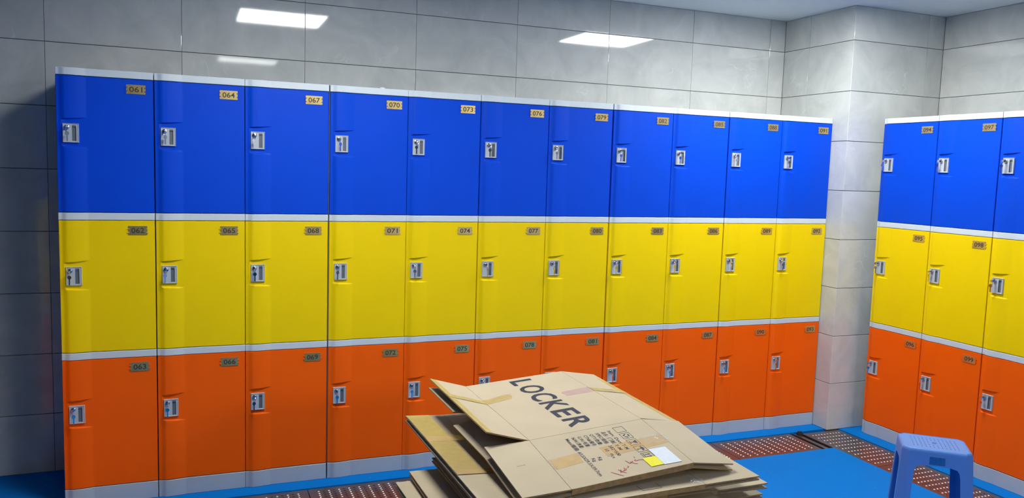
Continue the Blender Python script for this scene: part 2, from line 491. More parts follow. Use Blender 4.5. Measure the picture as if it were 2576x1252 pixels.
HX0, HX1 = 0.0245, 0.0865; HZ1 = DH - 0.2045; HZ0 = HZ1 - 0.081
def handle_meshes():
    # plate with an open finger pocket
    b = MB(); dep = 0.006
    ox = rrect(HX0, HX1, HZ0, HZ1, 0.004)
    px0, px1, pz0, pz1 = HX0 + 0.036, HX1 - 0.010, HZ0 + 0.007, HZ1 - 0.007
    xs = [HX0 + 0.0035, px0, px1, HX1 - 0.0035]; zs = [HZ0 + 0.0035, pz0, pz1, HZ1 - 0.0035]
    for i in range(3):
        for j in range(3):
            if i == 1 and j == 1: continue
            b.quad((xs[i], -dep, zs[j]), (xs[i + 1], -dep, zs[j]), (xs[i + 1], -dep, zs[j + 1]), (xs[i], -dep, zs[j + 1]))
    # raised rim sloping out to the door
    ir = [(xs[0], zs[0]), (xs[3], zs[0]), (xs[3], zs[3]), (xs[0], zs[3])]
    rr = [(HX0 + 0.0016, HZ0 + 0.0016), (HX1 - 0.0016, HZ0 + 0.0016), (HX1 - 0.0016, HZ1 - 0.0016), (HX0 + 0.0016, HZ1 - 0.0016)]
    oo = [(HX0, HZ0), (HX1, HZ0), (HX1, HZ1), (HX0, HZ1)]
    for k in range(4):
        j = (k + 1) % 4
        b.quad((ir[k][0], -dep, ir[k][1]), (ir[j][0], -dep, ir[j][1]), (rr[j][0], -dep - 0.0022, rr[j][1]), (rr[k][0], -dep - 0.0022, rr[k][1]))
        b.quad((rr[k][0], -dep - 0.0022, rr[k][1]), (rr[j][0], -dep - 0.0022, rr[j][1]), (oo[j][0], -dep + 0.001, oo[j][1]), (oo[k][0], -dep + 0.001, oo[k][1]))
        b.quad((oo[k][0], -dep + 0.001, oo[k][1]), (oo[j][0], -dep + 0.001, oo[j][1]), (oo[j][0], 0.002, oo[j][1]), (oo[k][0], 0.002, oo[k][1]))
    pl = b.mesh('handle', M_HANDLE, merge=True)
    c = MB(); yb = -0.0010     # pocket floor and walls
    c.quad((px0, yb, pz0), (px1, yb, pz0), (px1, yb, pz1), (px0, yb, pz1))
    for p, q in (((px0, pz0), (px1, pz0)), ((px1, pz0), (px1, pz1)), ((px1, pz1), (px0, pz1)), ((px0, pz1), (px0, pz0))):
        c.quad((p[0], -dep + 0.0002, p[1]), (q[0], -dep + 0.0002, q[1]), (q[0], yb, q[1]), (p[0], yb, p[1]))
    c.box(px0, px1, -dep + 0.0006, yb, pz1 - 0.006, pz1)
    pk = c.mesh('finger_pocket', M_POCKET)
    l = MB(); cx, cz = HX0 + 0.0165, HZ1 - 0.0165
    l.tube((cx, -dep + 0.001, cz), (cx, -dep - 0.006, cz), 0.0108, 0.0100, 16); l.tube((cx, -dep - 0.006, cz), (cx, -dep - 0.0072, cz), 0.0100, 0.0078, 16)
    lk = l.mesh('lock_cylinder', M_CHROME); smooth_angle(lk)
    keys = []
    for v_ in range(3):
        k = MB(); sw = (-0.004, 0.0, 0.004)[v_]
        y1 = -dep - 0.028
        k.box(cx - 0.0008, cx + 0.0008, y1 + 0.012, -dep - 0.007, cz - 0.0035, cz + 0.0035)       # blade
        # bow of the key: a disc with its plane vertical, turned a little
        R = Matrix.Translation((cx, y1 + 0.004, cz)) @ Matrix.Rotation((0.5, 0.9, 0.2)[v_], 4, 'Y')
        pts = [(0.0085 * math.cos(2 * PI * t / 12), 0.0105 * math.sin(2 * PI * t / 12)) for t in range(12)]
        k.prism(pts, -0.001, 0.001, R @ Matrix.Rotation(PI / 2, 4, 'Y'))
        k.ring((cx, y1 + 0.002, cz - 0.011), (1, 0.25, 0), 0.0085, 0.0008, 14, 5)
        # spare key hanging from the ring
        zt = cz - 0.019
        R2 = Matrix.Translation((cx + sw, y1 + 0.002, zt)) @ Matrix.Rotation((0.25, -0.2, 0.6)[v_], 4, 'Z')
        pts = [(0.008 * math.cos(2 * PI * t / 12), 0.009 * math.sin(2 * PI * t / 12) - 0.007) for t in range(12)]
        k.prism(pts, -0.001, 0.001, R2 @ XZ)
        k.box(-0.0028, 0.0028, -0.0009, 0.0009, -0.040, -0.014, R2)
        keys.append(k.mesh('key', M_CHROME))
    return pl, pk, lk, keys
ME_HANDLE, ME_POCKET, ME_LOCK, ME_KEYS = handle_meshes()

def plate_mesh():
    b = MB(); b.prism(rrect(PX0, PX1, PZ0, PZ1, 0.002, 2), 0.0004, 0.0022, XZ)
    return b.mesh('number_plate', M_BRASS)
ME_PLATE = plate_mesh()

ORD = ['leftmost', 'second', 'third', 'fourth', 'fifth', 'sixth', 'seventh', 'eighth', 'ninth', 'tenth', 'rightmost']
TIER = ['bottom', 'middle', 'top']
COLOR = ['orange', 'yellow', 'blue']

def locker(loc, rz, tier, number, label, group, variant=0):
    t = empty('locker', loc, rz); tag(t, label, 'locker', group)
    link('body', ME_BODY, t)
    d = link('door', ME_DOOR[COLOR[tier]], t); d['label'] = COLOR[tier] + ' plastic door'
    h = link('handle', ME_HANDLE, t)
    link('finger_pocket', ME_POCKET, h); link('lock_cylinder', ME_LOCK, h)
    link('key', ME_KEYS[variant % 3], h)
    p = link('number_plate', ME_PLATE, t); p['label'] = 'brass number plate'
    if number:
        me = text_mesh(number, 0.0305, M_INK, 0.0002, 0.0004)
        x0, x1, y0, y1 = bounds(me)
        s = (0.053 / (x1 - x0), 0.0235 / (y1 - y0))
        n = link('number', me, p)
        n.rotation_euler = (PI / 2, 0, 0); n.scale = (s[0], s[1], 1)
        n.location = ((PX0 + PX1) / 2 - (x0 + x1) / 2 * s[0], -0.0025, (PZ0 + PZ1) / 2 - (y0 + y1) / 2 * s[1])
    return t

def plinth_mesh():
    b = MB(); strip_mesh(b, 0.0, Z0 - 0.001, 0.478)
    me = b.mesh('plinth', M_PLINTH, merge=True); smooth_angle(me, 28); return me
ME_PLINTH = plinth_mesh()
def plinth(loc, rz, label, group):
    o = link('locker_plinth', ME_PLINTH); o.location = loc; o.rotation_euler = (0, 0, rz)
    tag(o, label, 'plinth', group); return o

for c in range(11):
    dx = {1: 0.0004, 2: -0.0012, 3: 0.0022, 6: -0.0008, 7: 0.0014}.get(c, 0.0)
    x = W * c + 0.0012 + dx
    where = ('the %s column of the long row' % ORD[c])
    jy = random.uniform(-0.0012, 0.0012) if c else 0.0
    for t in range(3):
        num = '%03d' % (61 + 3 * c + (2 - t))
        label = '%s %s locker numbered %s in %s' % (COLOR[t], TIER[t], num, where)
        locker((x, jy, Z0 + H * t), 0, t, num, label, COLOR[t] + ' lockers of the long row', random.randrange(3))
    plinth((x, jy, 0), 0, 'grey plinth under the orange locker %03d in %s' % (63 + 3 * c, where), 'grey plinths of the long row')
# the column whose edge shows at the far left: it faces +x, its far end just before the dark gap
for t in range(3):
    locker((-0.2400, -0.050 - WU, Z0 + H * t), PI / 2, t, None,
           ['orange bottom locker whose edge just shows at the left frame border', 'yellow middle locker beyond the left frame border, above the orange edge',
            'blue top locker beyond the left frame border, above the orange edge'][t], 'lockers at the left frame border', t)
plinth((-0.2400, -0.050 - WU, 0), PI / 2, 'grey plinth below the orange edge at the left frame border', 'grey plinths at the left border')
# right hand row, doors face -x, columns run towards the camera
XB, YB = 4.419, -0.2047
RB = ['column nearest the pillar', 'second column from the pillar', 'column cut by the right frame border']
for c in range(3):
    y = YB - W * c - 0.0012
    for t in range(3):
        num = '%03d' % (94 + 3 * c + (2 - t)) if c < 2 else None
        label = '%s %s locker of the right hand row, %s' % (COLOR[t], TIER[t], RB[c])
        locker((XB, y, Z0 + H * t), -PI / 2, t, num, label, COLOR[t] + ' lockers of the right hand row', random.randrange(3))
    plinth((XB, y, 0), -PI / 2, 'grey plinth of the right hand row, ' + RB[c], 'grey plinths of the right hand row')

# ------------------------------------------------------------------ ceiling lights
for i, (x, y, w, d, e, lb) in enumerate(LIGHTS):
    t = empty('ceiling_light', (x, y, ZC)); tag(t, lb, 'ceiling light', 'square ceiling light panels')
    f = MB(); fw = 0.012
    for a in ((-w / 2 - fw, w / 2 + fw, -d / 2 - fw, -d / 2), (-w / 2 - fw, w / 2 + fw, d / 2, d / 2 + fw), (-w / 2 - fw, -w / 2, -d / 2, d / 2), (w / 2, w / 2 + fw, -d / 2, d / 2)):
        f.box(*a, -0.010, -0.0005)
    f.build('frame', M_FRAME, t)
    g = MB(); g.box(-w / 2, w / 2, -d / 2, d / 2, -0.007, -0.0008); g.build('diffuser', emis(e), t)

# ------------------------------------------------------------------ flattened cartons
FA, FB, FH = 0.605, 0.295, 0.397
BT = 0.0042
def board(b, x0, x1, p0, p1, M, t=BT, nx=3, ny=4, wav=0.0, seed=0, z0=0.0):
    """a board of cardboard: x0..x1 across, p0..p1 along (towards the camera = -y), top at z0"""
    g = 0.0006; x0 += g; x1 -= g; p0 += g; p1 -= g
    rnd = random.Random(seed)
    ph = rnd.uniform(0, 6); ph2 = rnd.uniform(0, 6)
    def q(i, j, dz):
        x = x0 + (x1 - x0) * i / nx; p = p0 + (p1 - p0) * j / ny
        w_ = wav * math.sin(9 * p + ph) * math.cos(7 * x + ph2)
        e = 0.0012 * rnd.uniform(-1, 1) if wav and dz == 0 and i in (0, nx) else 0
        return tuple(M @ Vector((x + e * 0, -p, z0 + dz + w_)))
    T = [[q(i, j, 0) for i in range(nx + 1)] for j in range(ny + 1)]; B_ = [[q(i, j, -t) for i in range(nx + 1)] for j in range(ny + 1)]
    for j in range(ny):
        for i in range(nx):
            b.quad(T[j][i], T[j + 1][i], T[j + 1][i + 1], T[j][i + 1]); b.quad(B_[j][i], B_[j][i + 1], B_[j + 1][i + 1], B_[j + 1][i])
    per = [(0, i) for i in range(nx + 1)] + [(j, nx) for j in range(1, ny + 1)] + [(ny, i) for i in range(nx - 1, -1, -1)] + [(j, 0) for j in range(ny - 1, 0, -1)]
    for k in range(len(per)):
        a, c = per[k], per[(k + 1) % len(per)]; b.edge.add(len(b.f))
        b.quad(T[a[0]][a[1]], T[c[0]][c[1]], B_[c[0]][c[1]], B_[a[0]][a[1]])

def rotx(a, y, z=0): return Matrix.Translation((0, y, z)) @ Matrix.Rotation(a, 4, 'X') @ Matrix.Translation((0, -y, -z))
def roty(a, x, z=0): return Matrix.Translation((x, 0, z)) @ Matrix.Rotation(a, 4, 'Y') @ Matrix.Translation((-x, 0, -z))

def carton(loc, rot, fold=0.0, fwl=None, up=(0.05, 0.05, 0.0, 0.0), low=(0.05, 0.05, 0.0, 0.0), gap=0.006, fw=0.1475, wav=0.0015, label='', seed=0, flip=False, group='flattened kraft cartons in the pile'):
    """up / low: angles (left A, left B, right A, right B) of the flaps of the two plies; up is positive"""
    t = empty('flattened_carton', loc); t.rotation_euler = rot; tag(t, label, 'carton', group)
    A, B_ = (0.0, FA), (FA, FA + FB)
    fwl = fw if fwl is None else fwl
    MBm = rotx(fold, -FA)           # the B panel bends down about the middle crease
    parts = {}
    def part(name, x0, x1, p, M, z=0.0):
        b = MB(); board(b, x0, x1, p[0], p[1], M @ Matrix.Translation((0, 0, z)) if z else M, wav=wav, seed=seed)
        o = b.build(name, M_CARD, t, merge=True); return o
    def frame_of(p): return MBm if p[0] >= FA - 1e-6 else Matrix.Identity(4)
    ua, ub = A, B_
    parts['panelA'] = part('panel', 0, FH, ua, frame_of(ua)); parts['panelB'] = part('panel', 0, FH, ub, frame_of(ub))
    for k, (p, side) in enumerate(((ua, 0), (ub, 0), (ua, 1), (ub, 1))):
        M = frame_of(p) @ (roty(up[k], 0) if side == 0 else roty(-up[k], FH))
        if k == 2: p = (p[0], p[1] - 0.007)
        parts['flap%d' % k] = part('flap', *((-fwl, 0) if side == 0 else (FH, FH + fw)), p, M)
    # lower ply: slot on the other side
    la, lb = (0.0, FB), (FB, FA + FB)
    zl = -gap - BT
    Mz = Matrix.Translation((0, 0, zl))
    b = MB(); board(b, 0, FH, 0, FA, Mz, wav=wav, seed=seed + 1); board(b, 0, FH, FA, FA + FB, MBm @ Mz, wav=wav, seed=seed + 1)
    b.build('panel', M_CARD, t, merge=True)
    for k, (p, side) in enumerate(((la, 0), (lb, 0), (la, 1), (lb, 1))):
        M = Mz @ (roty(low[k], 0) if side == 0 else roty(-low[k], FH))
        b = MB(); x = (-fwl, 0) if side == 0 else (FH, FH + fw)
        if k % 2 == 0: board(b, *x, p[0], p[1], M, wav=wav, seed=seed + 3 + k)
        else:
            board(b, *x, p[0], FA, M, wav=0, seed=seed); board(b, *x, FA, p[1], MBm @ M, wav=0, seed=seed)
        b.build('flap', M_CARD, t, merge=True)
    # folded ends that join the plies
    b = MB()
    b.box(0.001, FH - 0.001, -0.0035, 0, zl - BT + 0.0005, -0.0005); o = b.build('fold_edge', M_CARD, t)
    b = MB(); b.box(0.001, FH - 0.001, -(FA + FB), -(FA + FB) + 0.0035, zl - BT + 0.0005, -0.0005, MBm); b.build('fold_edge', M_CARDEDGE, t)
    return t, parts, MBm

t1, P1, MF = carton((1.4881, -1.1258, 0.7442), (0.0146, -0.0804, 0.0062), fold=0.1299,
                    up=(0.3587, 0.0455, -0.2389, -0.2281), low=(0.22, -0.10, -0.27, -0.26), gap=0.010, wav=0.0,
                    label='topmost flattened cardboard carton with big black LOCKER lettering', seed=1)
I4 = Matrix.Identity(4)
ZP = 0.0007
def flat(name, pts, m, parent, M, z=ZP, t=0.0002):
    """thin print or tape given as (x, p) points in the plane of a carton panel"""
    b = MB(); b.prism([(x, -p) for x, p in pts], z - t, z, M); return b.build(name, m, parent)

def letters(body, x, p, cap, parent, M, m=M_PRINT, width=None, name='printed_text', off=0.0, z=ZP):
    """text whose reading direction runs towards the camera (-y) and whose up points to +x"""
    me = text_mesh(body, 1.0, m, 0.0, off)
    x0, x1, y0, y1 = bounds(me)
    ch = 0.729                                       # cap height of the font at size 1
    s = cap / ch; sx = s if width is None else width / (x1 - x0)
    o = link(name, me, parent)
    R = Matrix(((0, s, 0, x), (-sx, 0, 0, -p + x0 * sx), (0, 0, 1, z), (0, 0, 0, 1)))
    o.matrix_local = M @ R
    return o

for ch_, p, wd in (('L', 0.0295, 0.061), ('O', 0.108, 0.088), ('C', 0.211, 0.080), ('K', 0.306, 0.080), ('E', 0.4, 0.0675), ('R', 0.4895, 0.079)):
    me = text_mesh(ch_, 1.0, M_PRINT, 0.0, 0.022); x0, x1, y0, y1 = bounds(me)
    o = link('printed_letter', me, P1['panelA']); ex = 0.002 if ch_ in 'OC' else 0.0
    s = (0.0875 + 2 * ex) / (y1 - y0); sx = wd / (x1 - x0)
    o.matrix_local = Matrix(((0, s, 0, 0.1625 - ex - y0 * s), (-sx, 0, 0, -p + x0 * sx), (0, 0, 1, ZP), (0, 0, 0, 1)))
PB = P1['panelB']; cap = 0.0118
rows = [('Item:', 'Door T-M'), ('\u54c1\u540d:', '\u95e8\u677f T-M'), ('SPEC/\u89c4\u683c:', '382*500'), ('QTY/\u6570\u91cf:', ''), ('CTN#/\u7bb1\u53f7:', ''), ('G.W./\u6bdb\u91cd:', ''), ('N.W./\u51c0\u91cd:', ''), ('Meas/\u7bb1\u89c4:', '')]
wid = [0.038, 0.030, 0.072, 0.070, 0.070, 0.068, 0.068, 0.078]
for k, (a, c) in enumerate(rows):
    bx = 0.2506 - 0.0208 * k
    letters(a, bx, 0.640, cap, PB, MF, width=wid[k], off=0.008)
letters('Door T-M', 0.2506, 0.686, cap, PB, MF, width=0.076, off=0.008)
letters('\u95e8\u677f T-M', 0.2298, 0.680, cap, PB, MF, width=0.078, off=0.008)
letters('382*500', 0.209, 0.724, cap, PB, MF, width=0.063, off=0.008)
letters('10', 0.1882, 0.738, cap, PB, MF, width=0.014, off=0.008)
letters('Pcs', 0.1882, 0.768, cap, PB, MF, width=0.026, off=0.008)
letters('Kg', 0.1466, 0.773, cap, PB, MF, width=0.019, off=0.008)
letters('Kg', 0.1258, 0.773, cap, PB, MF, width=0.019, off=0.008)
letters('60.5X29.5X39.7cm', 0.1045, 0.726, cap, PB, MF, width=0.142, off=0.008)
# handling marks
def outline(x, p, s, w_):
    b = MB()
    for a in ((x, x + s, p, p + w_), (x, x + s, p + s - w_, p + s), (x, x + w_, p, p + s), (x + s - w_, x + s, p, p + s)):
        b.box(a[0], a[1], -a[3], -a[2], ZP - 0.0002, ZP, MF)
    return b
BX = 0.2765; S = 0.0345
for k in range(5):
    p = 0.627 + 0.0428 * k; b = outline(BX, p, S, 0.0012); c = BX + S / 2; pc = p + S / 2
    def poly(pts): b.prism([(c + x, -(pc + q)) for x, q in pts], ZP - 0.0002, ZP, MF)
    if k == 1:      # recycling arrows
        for a in range(3):
            an = a * 2 * PI / 3 + 0.5; R = lambda x, q: (x * math.cos(an) - q * math.sin(an), x * math.sin(an) + q * math.cos(an))
            poly([R(-0.0045, 0.006), R(0.003, 0.006), R(0.003, 0.0040), R(0.0075, 0.0075), R(0.003, 0.0115), R(0.003, 0.0095), R(-0.0065, 0.0095)])
    if k == 2:      # glass
        poly([(0.011, -0.009), (0.011, 0.009), (0.004, 0.006), (0.0, 0.0012), (0.0, -0.0012), (0.004, -0.006)])
        poly([(0.0, -0.0012), (0.0, 0.0012), (-0.010, 0.0012), (-0.010, -0.0012)]); poly([(-0.012, -0.008), (-0.010, -0.008), (-0.010, 0.008), (-0.012, 0.008)])
    if k == 3:      # umbrella
        poly([(0.002 + 0.0085 * math.sin(PI * t / 8), -0.012 * math.cos(PI * t / 8)) for t in range(9)])
        poly([(0.002, -0.001), (0.002, 0.001), (-0.010, 0.001), (-0.010, -0.001)]); poly([(-0.012, -0.001), (-0.010, -0.001), (-0.010, 0.006), (-0.012, 0.006)])
    if k == 4:      # two arrows above a bar
        for q in (-0.006, 0.006):
            poly([(-0.008, q - 0.0012), (0.004, q - 0.0012), (0.004, q - 0.004), (0.011, q), (0.004, q + 0.004), (0.004, q + 0.0012), (-0.008, q + 0.0012)])
        poly([(-0.012, -0.012), (-0.010, -0.012), (-0.010, 0.012), (-0.012, 0.012)])
    b.build('handling_mark', M_PRINT, PB)
# red marker writing 140-45
RED = [[(0.1444, 0.8613), (0.1562, 0.8764), (0.1683, 0.8908)], [(0.1696, 0.856), (0.1731, 0.8624), (0.1699, 0.8718), (0.1833, 0.8663)], [(0.1765, 0.8587), (0.1744, 0.8679), (0.1835, 0.879)], [(0.1904, 0.8523), (0.1903, 0.8573), (0.1841, 0.865), (0.1887, 0.8667), (0.1942, 0.8605), (0.1937, 0.858)], [(0.2052, 0.8478), (0.2064, 0.8524), (0.2004, 0.8561)], [(0.2144, 0.8204), (0.2195, 0.8379), (0.2332, 0.8293)], [(0.2245, 0.8295), (0.2305, 0.8404), (0.2393, 0.8466)], [(0.2489, 0.809), (0.2491, 0.8144)], [(0.246, 0.8238), (0.24, 0.8274), (0.2445, 0.8313), (0.2514, 0.8294), (0.2589, 0.8298), (0.2659, 0.8325)]]
b = MB()
for st in RED:
    for (xa, pa), (xb, pb) in zip(st[:-1], st[1:]):
        d = Vector((xb - xa, -(pb - pa))); n = Vector((-d.y, d.x)).normalized() * 0.0011
        d = d.normalized() * 0.0006
        b.prism([(xa - d.x + n.x, -pa - d.y + n.y), (xa - d.x - n.x, -pa - d.y - n.y), (xb + d.x - n.x, -pb + d.y - n.y), (xb + d.x + n.x, -pb + d.y + n.y)], ZP, ZP + 0.0002, MF)
b.build('marker_writing', M_RED, PB)
# stickers and tape
flat('yellow_sticker', [(0.267, 0.826), (0.3105, 0.829), (0.3105, 0.877), (0.268, 0.877)], M_LABELY, PB, MF, ZP + 0.0012)
flat('white_sticker', [(0.3115, 0.787), (0.368, 0.790), (0.368, 0.882), (0.3115, 0.879)], M_LABELW, PB, MF, ZP + 0.0008)
flat('tape_strip', [(0.179, 0.722), (0.395, 0.717), (0.395, 0.770), (0.179, 0.779)], M_TAPE, PB, MF, 0.0004)
flat('tape_strip', [(0.0, 0.736), (0.104, 0.728), (0.097, 0.782), (0.004, 0.791)], M_TAPE, PB, MF, 0.0004)
flat('tape_strip', [(0.001, 0.188), (0.106, 0.160), (0.112, 0.185), (0.101, 0.2145), (0.001, 0.237)], M_TAPEY, P1['panelA'], I4, 0.0004)
flat('tape_strip', [(0.281, 0.244), (0.290, 0.233), (0.396, 0.226), (0.396, 0.284), (0.2834, 0.281), (0.288, 0.268)], M_TAPEP, P1['panelA'], I4, 0.0004)
FL = roty(0.3587, 0); FR = roty(0.2389, FH)
def tape_bridge(xa, xb, p0, p1, M, parent, m):
    # a strip that has come loose between crease and flap edge, buckled along its middle
    b = MB(); n = 10
    for (q0, q1, h0, h1) in ((p0, (p0 + p1) / 2, 0.001, 0.006), ((p0 + p1) / 2, p1, 0.006, 0.001)):
        for k in range(n):
            u0, u1 = k / n, (k + 1) / n; x0 = xa + (xb - xa) * u0; x1 = xa + (xb - xa) * u1
            a0 = math.sin(PI * u0) * 0.8 + 0.1; a1 = math.sin(PI * u1) * 0.8 + 0.1
            b.quad(M @ Vector((x0, -q0, h0 * a0 + 0.0008)), M @ Vector((x1, -q0, h0 * a1 + 0.0008)), M @ Vector((x1, -q1, h1 * a1 + 0.0008)), M @ Vector((x0, -q1, h1 * a0 + 0.0008)))
    return b.build('tape_strip', m, parent, smooth=True, merge=True)
tape_bridge(-0.146, -0.001, 0.196, 0.238, FL, P1['flap0'], M_TAPEY)
tape_bridge(FH + 0.001, FH + 0.146, 0.236, 0.276, FR, P1['flap2'], M_TAPEY)
flat('tape_strip', [(-0.146, 0.004), (-0.124, 0.004), (-0.124, 0.600), (-0.146, 0.600)], M_TAPEY, P1['flap0'], FL, 0.0004)
flat('tape_strip', [(FH + 0.124, 0.07), (FH + 0.146, 0.07), (FH + 0.146, 0.600), (FH + 0.124, 0.600)], M_TAPEY, P1['flap2'], FR, 0.0004)
# crumpled clear tape
def crumple(cx, cp, lx, lp, M, parent, seed, n=7, z=0.001, amp=0.007):
    rnd = random.Random(seed); b = MB()
    G = [[M @ Vector((cx + lx * (i / n - 0.5) + rnd.uniform(-1, 1) * lx / n * 0.3, -(cp + lp * (j / n - 0.5) + rnd.uniform(-1, 1) * lp / n * 0.3), z + abs(rnd.gauss(0, 1)) * amp * 0.35)) for i in range(n + 1)] for j in range(n + 1)]
    for j in range(n):
        for i in range(n): b.quad(G[j][i], G[j][i + 1], G[j + 1][i + 1], G[j + 1][i])
    return b.build('crumpled_tape', M_CLEAR, parent, merge=True)
crumple(0.365, 0.738, 0.085, 0.05, MF, PB, 5)
crumple(0.183, 0.772, 0.016, 0.012, MF, PB, 6, n=3)
crumple(0.004, 0.764, 0.012, 0.052, MF, PB, 7, n=4, amp=0.005)
crumple(0.103, 0.742, 0.030, 0.012, MF, PB, 8, n=4, amp=0.003)
flat('slit', [(-0.098, 0.7415), (-0.070, 0.7385), (-0.070, 0.7405), (-0.098, 0.743)], M_CARDEDGE, P1['flap1'], MF @ roty(0.0455, 0), 0.0004)

CART = [
    # location, rotation, fold, upper flaps, lower flaps, flap width, label
    ((1.510, -1.165, 0.668), (-0.005, -0.02, 0.0), 0.02, (0.0, 0.0, 0.0, 0.0), (0.0, 0.0, 0.0, 0.0), 0.19,
     'second flattened carton from the top, showing a thin black printed square outline'),
    ((1.405, -1.125, 0.642), (0.0, 0.0, 0.01), 0.0, (0.06, 0.06, 0.0, 0.0), (0.0, 0.0, 0.0, 0.0), 0.1475,
     'flattened carton with yellowed tape along its left flap, third from the top'),
    ((1.640, -1.050, 0.597), (0.0, 0.0, 0.0), 0.0, (0.0, 0.0, 0.0, 0.0), (0.0, 0.0, -0.03, -0.03), 0.19,
     'flattened carton whose right flap sticks out over the blue floor, upper of the two there'),
    ((1.435, -1.165, 0.615), (0.0, 0.0, 0.0), 0.0, (0.0, 0.0, 0.0, 0.0), (-0.05, -0.05, 0.0, 0.0), 0.1475,
     'flattened carton showing only a dark edge below the taped left flap'),
    ((1.665, -1.000, 0.538), (0.0, 0.0, 0.0), 0.0, (0.0, 0.0, 0.0, 0.0), (0.0, 0.0, 0.0, 0.0), 0.19,
     'flattened carton whose right flap sticks out over the blue floor, lower of the two there'),
    ((1.445, -1.345, 0.563), (0.0, 0.0, 0.0), 0.0, (0.02, 0.02, 0.0, 0.0), (0.0, 0.0, 0.0, 0.0), 0.1475,
     'shaded flattened carton sticking out left before the grey plinth'),
    ((1.368, -1.335, 0.520), (0.0, 0.0, 0.0), 0.0, (0.02, 0.02, 0.0, 0.0), (0.0, 0.0, 0.0, 0.0), 0.1475,
     'flattened carton whose left corner covers the blue strip beside the steel grate'),
    ((1.318, -1.345, 0.490), (0.0, 0.0, 0.02), 0.0, (0.02, 0.02, 0.0, 0.0), (0.0, 0.0, 0.0, 0.0), 0.1475,
     'lowest visible flattened carton at the left, over the steel grate'),
]
CP = []
for k, (loc, rot, fold, up, low, fw, lb) in enumerate(CART):
    CP.append(carton(loc, rot, fold=fold, fwl=0.03 if k == 0 else None, up=up, low=low, fw=fw, gap=0.005, wav=0.0012, label=lb, seed=20 + k))
# print and tape on the second and third carton
t2, P2, M2 = CP[0]
b = MB()
for a in ((0.20, 0.201, 0.845, 0.880), (0.262, 0.263, 0.845, 0.880), (0.20, 0.263, 0.879, 0.8802)):
    b.box(a[0], a[1], -a[3], -a[2], 0.0014, 0.0017, M2)
b.build('printed_outline', M_PRINT, P2['panelB'])
crumple(0.385, 0.868, 0.04, 0.06, M2, P2['panelB'], 11, z=0.002, amp=0.010)
t3, P3, M3 = CP[1]
F3 = roty(0.06, 0)
flat('tape_strip', [(-0.1465, 0.005), (-0.06, 0.005), (-0.06, 0.60), (-0.1465, 0.60)], M_TAPEY, P3['flap0'], F3, 0.0016)
flat('tape_strip', [(-0.1465, 0.245), (-0.02, 0.245), (-0.02, 0.30), (-0.1465, 0.30)], M_TAPE, P3['flap0'], F3, 0.0019)
flat('tape_strip', [(-0.1465, 0.565), (-0.01, 0.565), (-0.01, 0.603), (-0.1465, 0.603)], M_TAPE, P3['flap0'], F3, 0.0019)
# the rest of the pile below the frame, down to the floor
rnd = random.Random(3)
z = 0.464
while z > 0.016:
    carton((1.40 + rnd.uniform(-0.05, 0.08), -1.62 + rnd.uniform(-0.05, 0.04), z), (0, 0, rnd.uniform(-0.04, 0.04)), fold=0.0,
           up=(0, 0, 0, 0), low=(0, 0, 0, 0), gap=0.005, wav=0.0, seed=50,
           label='flattened carton in the lower pile below the lower frame border', group='flattened cartons hidden in the lower pile')
    z -= 0.0205

